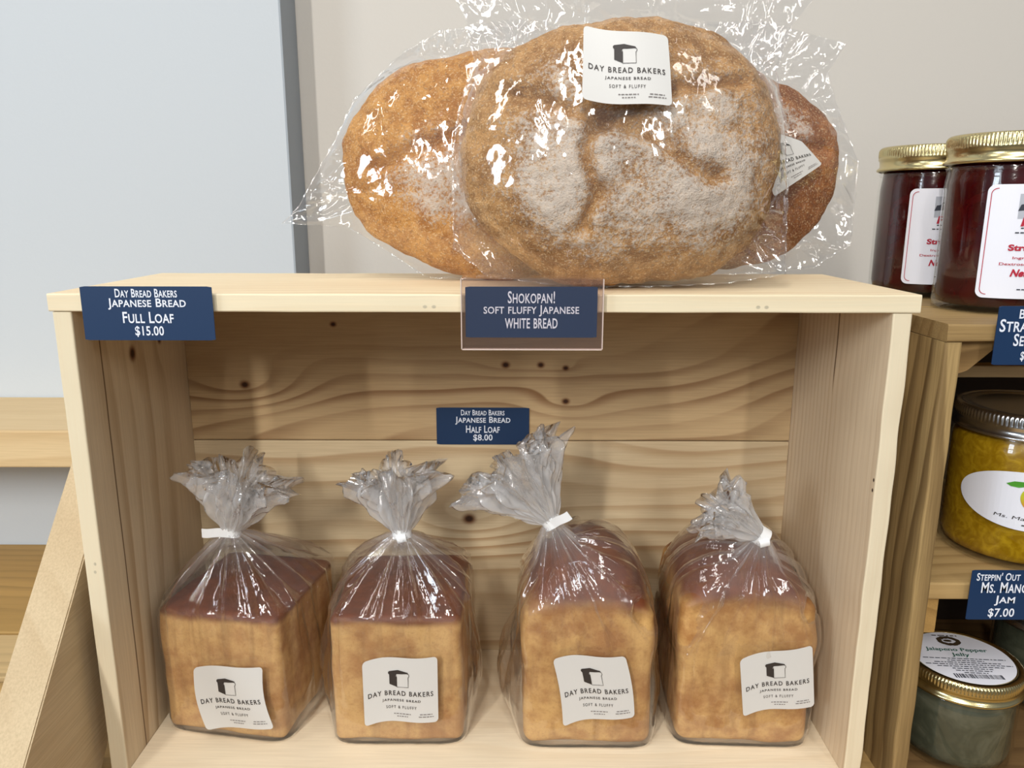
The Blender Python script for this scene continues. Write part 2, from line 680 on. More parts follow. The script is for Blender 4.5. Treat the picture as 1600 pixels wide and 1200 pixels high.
# lumber ledge fixed to the left wall
t = thing('wall_ledge', 'thick pale lumber ledge on the left wall, beside the crate', 'shelf', (-0.6, 0.288, -0.1742))
mt = wood('ledge_wood', 0, 1, (216, 192, 150), (188, 154, 106), 45, 1.2, line=0.5)
board('ledge_board', (-0.5, -0.061, 0), (0.355, 0.061, 0.033), mt, t, 0, seed=4, bev=0.0015)

# sloping lumber brace left of the crate
t = thing('diagonal_brace', 'pale lumber brace sloping down beside the left of the wooden crate', 'brace', (-0.249, -0.1, -0.301))
mt = wood('brace_wood', 1, 2, (202, 182, 148), (176, 150, 112), 50, 1.2, line=0.3, fibre=0.3, tint=0.5)
sl = 1.1
V = []
ytop, zt = 0.118, -0.159 + sl * (0.118 - 0.0116)
ybot = 0.0116 + (-0.301 + 0.159) / sl
bx = 0.0125
pr = [(ybot, -0.301), (ytop, zt), (ytop, zt - 0.125), (ytop - (zt - 0.125 + 0.301) / sl, -0.301)]
nseg = 30
P = []
for side in (-bx, bx):
    for (y, z) in pr:
        V.append((side, y + 0.1, z + 0.301))
me_b = bmesh.new()
vs = [me_b.verts.new(v) for v in V]
for f in ((0, 1, 2, 3), (7, 6, 5, 4), (0, 4, 5, 1), (1, 5, 6, 2), (2, 6, 7, 3), (3, 7, 4, 0)):
    me_b.faces.new([vs[i] for i in f])
bmesh.ops.recalc_face_normals(me_b, faces=me_b.faces)
bmesh.ops.bevel(me_b, geom=me_b.edges[:], offset=0.0008, segments=2, affect='EDGES')
_me = bpy.data.meshes.new('brace_board')
me_b.to_mesh(_me)
me_b.free()
_me.materials.append(mt)
_o = bpy.data.objects.new('brace_board', _me)
COL.objects.link(_o)
_o.parent = t

# ------------------------------------------------------------------ pine crate
CR = thing('wooden_crate', 'pale pine crate lying on its side with the four bagged half loaves inside', 'crate', (0, 0.07, -0.3005))
cz, cy0 = 0.3005, -0.07


def cboard(name, lo, hi, mat, axis, **k):
    return board(name, (lo[0], lo[1] + cy0, lo[2] + cz), (hi[0], hi[1] + cy0, hi[2] + cz), mat, CR, axis, **k)


mt = wood('crate_top_wood', 0, 1, (238, 220, 186), (208, 172, 122), 85, 1.5, line=0.5, pale=-0.0678,
          holes=tuple((hx_, -0.0685, 0.0009, -0.0018) for hx_ in (-0.0307, -0.026, 0.1446, 0.149)))
cboard('top_board', (-0.23, 0, -0.0096), (0.23, 0.137, 0), mt, 0, seed=1, segs=50)
mt = wood('crate_side_wood', 2, 1, (216, 198, 168), (158, 126, 86), 36, 1.3, line=0.75, tint=0.2, pale=-0.0713, knots=((0.112, -0.012, 0.0045, 0.010), (0.115, 0.025, 0.0028, 0.008)), cracks=((0.15, -0.15, -0.048, 0.0008),),
          holes=((-0.004, -0.072, 0.0008, 0.0005), (0.001, -0.0721, 0.0008, 0.001)))
cboard('side_board', (-0.2285, 0.0005, -0.3005), (-0.2185, 0.1445, -0.0098), mt, 2, seed=2, segs=50)
mt = wood('crate_side_wood', 2, 1, (224, 206, 178), (184, 152, 114), 150, 0.7, line=0.6, pale=-0.0715, cracks=((0.138, 0.083, -0.0055, 0.0011),),
          holes=((0.046, -0.0695, 0.0009), (0.052, -0.0697, 0.0009)))
cboard('side_board', (0.2165, 0.0005, -0.3005), (0.2265, 0.1445, -0.0098), mt, 2, seed=3, segs=90, chip=0.004, jit=0.0006)
mt = wood('crate_floor_wood', 0, 1, (230, 214, 186), (206, 180, 142), 60, 1.4, line=0.4)
cboard('bottom_board', (-0.2183, 0.0005, -0.3005), (0.2163, 0.1445, -0.291), mt, 0, seed=4)
KN = lambda x, z, cxx, czz, r, reach: (x - cxx, z - czz, r, reach)
c1 = (-0.001, -0.0656)
mt = wood('crate_back_wood', 0, 2, (202, 174, 132), (124, 82, 46), 62, 1.5, line=1.0, tint=0.5, seed=5.1, uw=4.2, slope=-0.16,
          knots=(KN(-0.1778, -0.0799, *c1, 0.0034, 0.019), KN(0.010, -0.065, *c1, 0.0028, 0.010), KN(0.0351, -0.065, *c1, 0.0024, 0.008),
                 KN(0.0529, -0.0672, *c1, 0.0022, 0.006), KN(0.0533, -0.0917, *c1, 0.0026, 0.012), KN(-0.112, -0.036, *c1, 0.0022, 0.007)))
cboard('back_board', (-0.2183, 0.1355, -0.1208), (0.2163, 0.1445, -0.0098), mt, 0, seed=5)
c2 = (-0.001, -0.2062)
mt = wood('crate_back_wood', 0, 2, (216, 196, 160), (164, 126, 84), 66, 1.2, line=0.85, tint=0.25, seed=9.4, uw=3.2,
          knots=(KN(-0.0174, -0.182, *c2, 0.0044, 0.019),))
cboard('back_board', (-0.2183, 0.1355, -0.291), (0.2163, 0.1445, -0.1214), mt, 0, seed=6)


# ------------------------------------------------------------------ signs
def card_frame(o, ux, uy, n):
    o, ux, uy, n = map(Vector, (o, ux, uy, n))
    return lambda x, y, h=0.0: tuple(o + ux * x + uy * y + n * h)


def price_tag(label, loc, w, h, lines, tilt=0.0, rz=0.0, name='price_tag', cut=False):
    """Navy card; lines = (text, y, width, height[, x])."""
    r = thing(name, label, 'sign', loc, rz, 'navy shelf tags')
    c, s = math.cos(tilt), math.sin(tilt)
    fn = card_frame((0, 0, h / 2), (1, 0, 0), (0, s, c), (0, -c, s))
    yf = y_rrect(w, h, 0.0004)
    if cut:   # bent-up lower left corner is trimmed
        pass
    sheet('card', w, h, yf, M['navy'], r, fn, 0.0004, 8, 2)
    rim = Flat()
    L = Flat()
    for q in lines:
        L.text(q[0], q[4] if len(q) > 4 else 0, q[1], q[2], q[3], small=0.8, bold=0.016, track=1.05)
    L.build('lettering', M['white_ink'], r, lambda x, y: fn(x, y, 0.0006))
    return r


price_tag('navy price tag reading full loaf, on the top left of the crate', (-0.176, -0.0025, -0.0243), 0.0690, 0.0284,
          (('Day Bread Bakers', 0.0107, 0.0325, 0.0045), ('Japanese Bread', 0.0050, 0.0410, 0.0060), ('Full Loaf', -0.0021, 0.0268, 0.0060), ('$15.00', -0.0095, 0.0152, 0.0058)))
price_tag('navy price tag reading half loaf, stuck to the back inside the crate', (-0.0066, 0.1349, -0.1237), 0.0672, 0.0277,
          (('Day Bread Bakers', 0.0102, 0.0315, 0.0042), ('Japanese Bread', 0.0042, 0.0400, 0.0060), ('Half Loaf', -0.0022, 0.0245, 0.0056), ('$8.00', -0.0088, 0.0140, 0.0054)))

# acrylic holder with its card, clipped on the crate's front edge
r = thing('sign_holder', 'clear acrylic sign holder with navy card, hanging under the floury big loaf', 'sign', (0.0257, -0.002, -0.0285))
hw, hh = 0.0735, 0.0368
fn = card_frame((0, 0, hh / 2), (1, 0, 0), (0, 0, 1), (0, -1, 0))


def slab(name, lo, hi, mat, parent, bev=0.0002):
    V, F = board_geo([hi[i] - lo[i] for i in range(3)], 0, bev, 1, 0)
    return mesh_obj(name, V, F, mat, parent, [(hi[i] + lo[i]) / 2 for i in range(3)])


slab('front_panel', (-hw / 2, -0.0024, 0), (hw / 2, -0.0014, hh), M['acrylic'], r)
slab('back_panel', (-hw / 2, 0.0002, 0), (hw / 2, 0.0012, hh), M['acrylic'], r)
slab('top_lip', (-hw / 2, -0.0024, hh + 0.0001), (hw / 2, 0.018, hh + 0.0008), M['acrylic'], r)
for nm, lo, hi in (('edge_strip', (-hw / 2 - 0.0005, -0.0025, 0), (-hw / 2, 0.0012, hh)), ('edge_strip', (hw / 2, -0.0025, 0), (hw / 2 + 0.0005, 0.0012, hh)),
                   ('edge_strip', (-hw / 2, -0.0025, -0.0005), (hw / 2, 0.0012, 0))):
    slab(nm, lo, hi, M['acrylic_edge'], r, 0.0001)
cfn = lambda x, y, h=0.0: fn(x - 0.0004, y + 0.0010, h)
_card = sheet('card', 0.0690, 0.0268, y_rrect(0.069, 0.0268, 0.0003), M['navy'], r, lambda x, y, h: cfn(x, y, h + 0.0003), 0.0004, 8, 2)
L = Flat()
L.text('Shokopan!', 0, 0.0079, 0.0246, 0.0064, small=0.8, bold=0.012, track=1.05)
L.text('soft fluffy Japanese', 0, 0.0008, 0.0500, 0.0060, small=0.8, bold=0.012, track=1.05)
L.text('white bread', 0, -0.0058, 0.0276, 0.0054, small=0.8, bold=0.012, track=1.05)
L.build('lettering', M['white_ink'], _card, lambda x, y: cfn(x, y, 0.0009))


# ------------------------------------------------------------------ brand sticker
def sticker(parent, corners, ymap, wob=0.0, skew=0.0, name='sticker'):
    """corners: TL, TR, BR, BL in the parent's local (x, z); ymap(x, z) is the face's local y."""
    tl, tr, br, bl = [np.array(c, float) for c in corners]
    Wd = 0.043
    Hd = 0.037

    def fn(x, y, h=0.0):
        a, b = x / Wd + 0.5, y / Hd + 0.5
        p = (tl * (1 - a) + tr * a) * b + (bl * (1 - a) + br * a) * (1 - b)
        up = (tl + tr - bl - br) / 2
        p = p + up * wob * math.sin(2 * PI * a) * 0.5 + up * wob * 0.8 * math.sin(PI * a)
        rt = (tr + br - tl - bl) / 2
        p = p + rt * skew * math.sin(PI * b)
        yy = ymap(p[0], p[1]) - h + 0.0006 * math.sin(2 * PI * a * 0.9 + b)
        return (p[0], yy, p[1])
    st = sheet(name, Wd, Hd, y_rrect(Wd, Hd, 0.0022), M['sticker'], parent, fn, 0.0002, 28, 10)
    K = Flat()
    K.text('DAY BREAD BAKERS', 0, -0.0018, 0.0376, 0.0028, bold=0.012, track=1.25)
    K.text('JAPANESE BREAD', 0.0004, -0.0061, 0.0222, 0.0018, bold=0.015, track=1.3)
    K.text('SOFT & FLUFFY', 0.0002, -0.0099, 0.0176, 0.0017, bold=0.004, track=1.35)
    # loaf emblem: dark crust, then the cut slice drawn as an outline
    K.poly([(-0.0068, 0.0102), (-0.0062, 0.0108), (-0.0012, 0.0116), (0.0044, 0.0104), (0.0048, 0.0097), (0.0010, 0.0093), (-0.0020, 0.0092), (-0.0026, 0.0086), (-0.0026, 0.0079),
            (-0.0020, 0.0072), (-0.0020, 0.0018), (-0.0062, 0.0034), (-0.0062, 0.0088), (-0.0068, 0.0094)])
    sl = [(-0.0020, 0.0017), (0.0046, 0.0019), (0.0046, 0.0076), (0.0052, 0.0084), (0.0050, 0.0094), (0.0040, 0.0098), (-0.0018, 0.0094), (-0.0025, 0.0086), (-0.0020, 0.0074)]
    K.stroke(sl, 0.0003)
    K.build('lettering', M['ink'], st, lambda x, y: fn(x, y, 0.0005))
    G = Flat()
    G.bars(0.0008, -0.0138, 0.0100, 0.0005, 3)
    G.bars(0.0008, -0.0153, 0.0064, 0.0005, 4)
    G.bars(0.0145, -0.0136, 0.0072, 0.0005, 5)
    G.bars(0.0145, -0.0150, 0.0086, 0.0005, 6)
    G.build('small_print', M['grey_ink'], st, lambda x, y: fn(x, y, 0.0005))
    return st


# ------------------------------------------------------------------ film helpers
def ridge(n, seed, jitter=0.35):
    """A periodic saw of n sharp folds: function of an angle array, about -1..1."""
    r = np.random.RandomState(seed)
    pos = (np.arange(n) + r.uniform(-jitter, jitter, n)) / n
    val = np.where(np.arange(n) % 2 == 0, 1, -1) * r.uniform(0.45, 1.0, n)
    p = np.concatenate([pos - 1, pos, pos + 1])
    v = np.concatenate([val, val, val])
    return lambda th: np.interp((th / (2 * PI)) % 1.0, p, v)


def grid_obj(name, rows, mat, parent, closed=True, gather=None):
    rows = np.array(rows)
    R_, N_ = rows.shape[:2]
    V = rows.reshape(-1, 3)
    F = []
    for j in range(R_ - 1):
        for i in range(N_ if closed else N_ - 1):
            i2 = (i + 1) % N_
            F.append((j * N_ + i, j * N_ + i2, (j + 1) * N_ + i2, (j + 1) * N_ + i))
    o = mesh_obj(name, V, F, mat, parent, smooth=True)
    if gather is not None:
        at = o.data.attributes.new('gather', 'FLOAT', 'POINT')
        at.data.foreach_set('value', np.repeat(np.array(gather, np.float32), N_))
    return o


def bvh_of(V, F):
    return BVHTree.FromPolygons([tuple(v) for v in V], F)


def push_out(rows, bvh, gaps):
    sh = rows.shape
    P = rows.reshape(-1, 3)
    gaps = gaps.reshape(-1)
    for i in range(len(P)):
        q = Vector(P[i])
        loc, nor, idx, dist = bvh.find_nearest(q, 0.03)
        if loc is None:
            continue
        s = (q - loc).dot(nor)
        if s < gaps[i]:
            P[i] = loc + nor * gaps[i]
    return P.reshape(sh)


def cube_sphere(n):
    """Unit cube grid, n cells per edge: verts (welded) and quads."""
    idx, V, F = {}, [], []

    def vid(p):
        k = tuple(round(c * n) for c in p)
        if k not in idx:
            idx[k] = len(V)
            V.append(p)
        return idx[k]
    for ax in range(3):
        for s in (-1, 1):
            o1, o2 = (ax + 1) % 3, (ax + 2) % 3
            for i in range(n):
                for j in range(n):
                    q = []
                    for (a, b) in ((0, 0), (1, 0), (1, 1), (0, 1)):
                        p = [0, 0, 0]
                        p[ax] = s
                        p[o1] = -1 + 2 * (i + a) / n
                        p[o2] = -1 + 2 * (j + b) / n
                        q.append(vid(tuple(p)))
                    F.append(tuple(q if s > 0 else q[::-1]))
    return np.array(V), F


# ------------------------------------------------------------------ small bagged loaves
def tin_loaf_geo(w, d, h, dome, seed, rad=0.006, waist=0.0):
    V, F = cube_sphere(44)
    # rounded box
    half = np.array([w / 2, d / 2, h / 2])
    P = V * half
    inner = half - rad
    q = np.clip(P, -inner, inner)
    dlt = P - q
    ln = np.linalg.norm(dlt, axis=1, keepdims=True)
    P = np.where(ln > 1e-9, q + dlt / np.maximum(ln, 1e-9) * rad, P)
    nx, ny = P[:, 0] / half[0], P[:, 1] / half[1]
    zt = (P[:, 2] / half[2] + 1) / 2
    if dome > 0:
        prof = (1 - np.abs(nx) ** 2.6) * (1 - 0.75 * np.abs(ny) ** 2.4)
        P[:, 2] -= dome * (1 - np.clip(prof, 0, 1)) * np.clip(zt, 0, 1) ** 2.2
        flare = np.exp(-((zt - 0.66) / 0.16) ** 2) * 0.045 - np.exp(-((zt - 0.42) / 0.14) ** 2) * waist
        P[:, 0] *= 1 + flare
        P[:, 1] *= 1 + flare * 0.7
    P[:, 2] += h / 2
    for i in range(len(P)):
        p = P[i]
        k = noise.noise((p[0] * 60 + seed, p[1] * 60, p[2] * 60)) * 0.0009 + noise.noise((p[0] * 22 + seed, p[1] * 22 + 5, p[2] * 22)) * 0.0016
        v = Vector((p[0], p[1], (p[2] - h / 2))).normalized()
        P[i] = p + np.array(v) * k
    P[:, 2] = np.maximum(P[:, 2], 0.0) + 0.0005
    return P, F


def bagged_half_loaf(label, loc, rot, w, d, h, dome, hs, neck, tipv, fr, seed, tie, stick, mat, waist=0.02, rad=0.005, bulge=(0.0065, 0.004), side_bias=0.0, ywarp=0.0, yoff=0.0046, nfr=1.0):
    root = thing('bagged_half_loaf', label, 'bread', loc, rot, 'bagged half loaves in the crate')
    P, F = tin_loaf_geo(w, d, h, dome, seed, rad, waist)
    mesh_obj('bread', P, F, mat, root, smooth=True)
    bvh = bvh_of(P, F)
    N = 400
    th = np.linspace(0, 2 * PI, N, endpoint=False)
    a, b = w / 2 + 0.0022, d / 2 + 0.002
    pw = 7.0
    rr = (np.abs(np.cos(th) / a) ** pw + np.abs(np.sin(th) / b) ** pw) ** (-1 / pw)
    cx, cy = rr * np.cos(th), rr * np.sin(th)
    r1, r2, r3, r4 = ridge(30, seed), ridge(64, seed + 1), ridge(18, seed + 2), ridge(110, seed + 3)
    rs = np.random.RandomState(seed + 9)
    lo = ridge(7, seed + 5)
    ux, uy = np.cos(th), np.sin(th)
    rows, gaps = [], []
    # up the sides
    nA = 34
    sidew = np.abs(np.cos(th)) ** 3
    for j in range(nA):
        t = j / (nA - 1)
        z = 0.0003 + t * hs
        tz = t
        wr = 0.0030 * tz ** 1.2 * r1(th + 0.05 * t) + 0.0007 * r2(th - 0.04 * t) * tz
        bl = bulge[0] * sidew * math.sin(PI * min(1, 0.12 + 0.88 * t)) * (0.7 + 0.6 * lo(th + t)) + bulge[1] * 0.25 * (1 - sidew) * tz ** 3
        if side_bias:
            bl = bl + np.where(np.cos(th) * np.sign(side_bias) > 0, abs(side_bias) * sidew * math.sin(PI * t) ** 0.7, 0)
        k = np.maximum(wr + bl, -0.0006)
        gaps.append(0.0008 + 0.0022 * t * (0.5 + 0.5 * np.clip(r1(th + 0.05 * t), -1, 1)))
        if j == 0:
            gaps.append(gaps[0])
            rows.append(np.stack([cx * 0.86, cy * 0.86, np.full(N, 0.0001)], 1))
        rows.append(np.stack([cx + ux * k, cy + uy * k, np.full(N, z)], 1))
    # gathered up to the neck
    rim = rows[-1].copy()
    nx, ny, nz = neck
    rn = 0.0042
    nB = 52
    ax = Vector((nx, ny, nz)) - Vector((0, 0, hs))
    for j in range(1, nB + 1):
        s = j / nB
        e = s
        c = np.array([nx, ny, 0]) * e
        ring = np.stack([nx + rn * ux, ny + rn * uy, np.full(N, nz)], 1)
        p = rim * (1 - e) + ring * e
        # film hangs in a slightly convex line near the rim, straight near the neck
        p[:, 2] += 0.004 * math.sin(PI * s) * (1 - s)
        loc_r = np.sqrt((p[:, 0] - nx) ** 2 + (p[:, 1] - ny) ** 2)
        amp = np.minimum(0.0064 * min(1, s * 2.5 + 0.3), 0.5 * loc_r) * (1 - 0.6 * s ** 6)
        ph = 0.22 * s
        fold = 0.70 * r1(th + 0.05 + ph * 0.2) + 0.22 * r2(th - 0.04 - ph * 0.2) + 0.30 * r3(th + ph * 0.5)
        off = amp * fold
        gaps.append(0.0008 + (0.0016 + 0.0042 * min(1, s * 2)) * np.clip(0.5 + 0.6 * fold, 0, 1.2))
        dx, dy = (p[:, 0] - nx) / np.maximum(loc_r, 1e-6), (p[:, 1] - ny) / np.maximum(loc_r, 1e-6)
        tilt = 0.75
        p[:, 0] += dx * off * tilt
        p[:, 1] += dy * off * tilt
        p[:, 2] += off * 0.7 * (1 - 0.5 * s)
        rows.append(p)
    rows = np.array(rows)
    # crinkle
    for j in range(4, rows.shape[0]):
        for i in range(N):
            q = rows[j, i]
            kx = noise.noise((q[0] * 130 + seed, q[1] * 130, q[2] * 130))
            rows[j, i] += np.array((ux[i], uy[i], 0.5)) * kx * 0.0005 * (1 if j < nA + nB - 8 else 0.2)
    gaps = np.array(gaps)
    rows[3:] = push_out(rows[3:], bvh, gaps[3:])
    bag = grid_obj('bag', rows, FILM_BAG, root, gather=[0.0] * (nA + 1) + [((j + 1) / nB) ** 5 for j in range(nB)])
    # ruffled mouth above the tie
    tip = Vector(tipv)
    ax = (tip - Vector(neck))
    L = ax.length
    up = ax.normalized()
    e1 = up.cross(Vector((0, 1, 0))).normalized() * -1
    e1 = Vector((0, 1, 0)).cross(up).normalized()
    e2 = up.cross(e1).normalized()
    fw, fd, pwr, spread = fr
    q1, q2, q3, q4 = ridge(26, seed + 20), ridge(58, seed + 21), ridge(12, seed + 22), ridge(110, seed + 24)
    lens = 1 + 0.09 * ridge(26, seed + 23)(th) + 0.16 * q3(th * 1.0 + 0.4)
    nC = 34
    fr_rows = []
    for lay, j in [(0, j) for j in range(nC + 1)] + [(1, j) for j in range(nC, -1, -1)]:
        s = j / nC
        lk = 1.0 if lay == 0 else 0.62
        g = s ** pwr
        base = rn * (1 - 0.2 * s)
        rx = (base + fw * g) * lk
        ry = (base + fd * g) * lk
        tw = 0.25 * s
        fold = 0.55 * q1(th + tw + lay * 2.1) + 0.30 * q2(th - tw - lay) + 0.30 * q3(th + tw * 2 + lay)
        fold = fold + 0.16 * q4(th + tw * 0.5)
        m = 1 + np.clip(fold, -1.0, 1.0) * (0.28 + 0.52 * min(1, s * 1.6)) * nfr
        curl = spread * s * s
        zz = L * (s * np.roll(lens, lay * 90)) * (1 - 0.1 * lay) - np.abs(np.cos(th)) * curl * L * 0.5
        X_ = rx * m * np.cos(th) + 0.0025 * s * q2(th * 1 + 1.3)
        Y_ = ry * m * np.sin(th) + 0.004 * s * q3(th + 2.0)
        row = np.array(neck)[None, :] + X_[:, None] * np.array(e1)[None, :] + Y_[:, None] * np.array(e2)[None, :] + zz[:, None] * np.array(up)[None, :]
        for i in range(0, N):
            q = row[i]
            row[i] += np.array(noise.noise_vector((q[0] * 150 + seed, q[1] * 150, q[2] * 150))) * 0.0016 * s
        fr_rows.append(row)
    grid_obj('bag_mouth', fr_rows, FILM_MOUTH, root, gather=[1 - 0.7 * j / nC for j in range(nC + 1)] + [1 - 0.7 * j / nC for j in range(nC, -1, -1)])
    # paper tie
    if tie:
        nc = Vector(neck)
        V, Fc = [], []
        hh_, rt = 0.0032, rn + 0.0020
        for zz in (-hh_, hh_):
            for i in range(24):
                t_ = 2 * PI * i / 24
                V.append(tuple(nc + e1 * rt * math.cos(t_) + e2 * rt * math.sin(t_) * 0.9 + up * zz))
        for zz in (-hh_, hh_):
            for i in range(24):
                t_ = 2 * PI * i / 24
                V.append(tuple(nc + e1 * (rt - 0.0005) * math.cos(t_) + e2 * (rt - 0.0005) * math.sin(t_) * 0.9 + up * zz))
        for i in range(24):
            k = (i + 1) % 24
            Fc.append((i, k, 24 + k, 24 + i))
            Fc.append((48 + k, 48 + i, 72 + i, 72 + k))
            Fc.append((24 + i, 24 + k, 72 + k, 72 + i))
            Fc.append((k, i, 48 + i, 48 + k))
        tobj = mesh_obj('paper_tie', V, Fc, M['tie'], root, smooth=False)
        for (dx, dz, ln) in tie:
            dr = Vector((dx, -0.15, dz)).normalized()
            nn = Vector((-dr.z, 0, dr.x)).normalized()
            V, Fc = [], []
            n_ = 10
            o_ = nc + Vector((0, -rt * 0.9, 0))
            for i in range(n_ + 1):
                s = i / n_
                c_ = o_ + dr * (ln * s) + Vector((0, -0.0012 * math.sin(s * PI), 0.0006 * math.sin(s * 5)))
                for (k1, k2) in ((-1, 0), (1, 0), (1, 1), (-1, 1)):
                    V.append(tuple(c_ + nn * 0.0030 * k1 + Vector((0, 0.0005, 0)) * k2))
            for i in range(n_):
                for k in range(4):
                    k2 = (k + 1) % 4
                    Fc.append((i * 4 + k, i * 4 + k2, i * 4 + 4 + k2, i * 4 + 4 + k))
            Fc += [(3, 2, 1, 0), (n_ * 4, n_ * 4 + 1, n_ * 4 + 2, n_ * 4 + 3)]
            mesh_obj('tie_tail', V, Fc, M['tie'], tobj)
    if stick:
        sticker(root, stick[0], lambda x, z: -d / 2 - yoff - ywarp * math.cos(x * 40), stick[1], stick[2])
    return root


ZF = -0.2908
G_PALE, G_GOLD = (204, 164, 106), (168, 120, 70)


def to_local(P, loc, rot):
    v = Vector(P) - Vector(loc)
    return tuple(Matrix.Rotation(-rot, 3, 'Z') @ v)


LOAVES = [
    dict(label='bagged half loaf nearest the left side of the crate, its tie tail pointing left', loc=(-0.1632, 0.0775, ZF), rot=math.radians(-9.6), w=0.083, d=0.088, h=0.0865, dome=0, hs=0.0875,
         neck=(-0.1662, 0.060, -0.1588), tip=(-0.157, 0.062, -0.115), fr=(0.025, 0.020, 0.7, 0.45), seed=11, tie=[(-1, 0.03, 0.0165)], z0=0.0800, z1=0.0850,
         stick=([(-0.0150, 0.0510), (0.0325, 0.0570), (0.0375, 0.0145), (-0.0095, 0.0070)], 0.03, -0.06), side_bias=-0.004),
    dict(label='flat-topped bagged half loaf second from the left, its bag gathered straight up', loc=(-0.0575, 0.0735, ZF), rot=math.radians(0.5), w=0.082, d=0.092, h=0.0880, dome=0, hs=0.089,
         neck=(-0.0562, 0.060, -0.1600), tip=(-0.060, 0.062, -0.115), fr=(0.022, 0.017, 0.75, 0.35), seed=31, tie=[], z0=0.0815, z1=0.0865,
         stick=([(-0.0203, 0.0610), (0.0263, 0.0655), (0.0262, 0.0205), (-0.0202, 0.0164)], 0.05, 0.0), side_bias=-0.003),
    dict(label='round-topped bagged half loaf below the half loaf tag, its tie tail pointing up right', loc=(0.063, 0.069, ZF), rot=0.0, w=0.081, d=0.088, h=0.1275, dome=0.036, hs=0.070,
         neck=(0.0400, 0.050, -0.1480), tip=(0.011, 0.054, -0.109), fr=(0.027, 0.017, 0.85, 0.15), seed=53, tie=[(0.75, 0.55, 0.0135)], z0=0.090, z1=0.103,
         stick=([(-0.0227, 0.0652), (0.0216, 0.068), (0.0287, 0.0263), (-0.0156, 0.0188)], 0.05, 0.03), side_bias=-0.006),
    dict(label='round-topped bagged half loaf nearest the right side of the crate, its gathered bag leaning left', loc=(0.1632, 0.072, ZF), rot=math.radians(-2), w=0.083, d=0.090, h=0.1265, dome=0.030, hs=0.064,
         neck=(0.1690, 0.040, -0.1530), tip=(0.139, 0.040, -0.1335), fr=(0.0145, 0.010, 1.1, 0.0), seed=77, tie=[], z0=0.091, z1=0.105,
         stick=([(-0.0059, 0.064), (0.037, 0.0754), (0.0415, 0.0341), (-0.0014, 0.0249)], 0.05, 0.0), side_bias=0.001),
]
for i, q in enumerate(LOAVES):
    mat = crust_small('half_loaf_crust', q['h'], q['z0'], q['z1'], G_PALE if i < 2 else (206, 164, 102), G_GOLD if i < 2 else (164, 114, 62), (112, 56, 22), q['seed'])
    tie = q['tie']
    if tie is not None and len(tie) == 0:
        tie = [(0.3, -1, 0.004)]
    bagged_half_loaf(q['label'], q['loc'], q['rot'], q['w'], q['d'], q['h'], q['dome'], q['hs'], to_local(q['neck'], q['loc'], q['rot']), to_local(q['tip'], q['loc'], q['rot']),
                     q['fr'], q['seed'], tie, q['stick'], mat, bulge=((0.0075, 0.004), (0.0095, 0.004), (0.009, 0.004), (0.006, 0.004))[i], rad=0.005 if i < 2 else 0.007, side_bias=q['side_bias'], waist=0.02 if i > 1 else 0, yoff=0.0062 if i < 2 else 0.0062)


# ------------------------------------------------------------------ big loaves on the crate
def seg_dist(x, z, pts):
    best = 9
    for (x0, z0), (x1, z1) in zip(pts, pts[1:]):
        dx, dz = x1 - x0, z1 - z0
        t = max(0, min(1, ((x - x0) * dx + (z - z0) * dz) / (dx * dx + dz * dz)))
        best = min(best, math.hypot(x - x0 - t * dx, z - z0 - t * dz))
    return best


def boule_front(a, c, bf, bb):
    def f(x, z, front=True):
        q = 1 - min(1, abs(x / a) ** 2.25 + abs(z / c) ** 2.25)
        return -bf * q ** 0.52 if front else bb * q ** 0.42
    return f


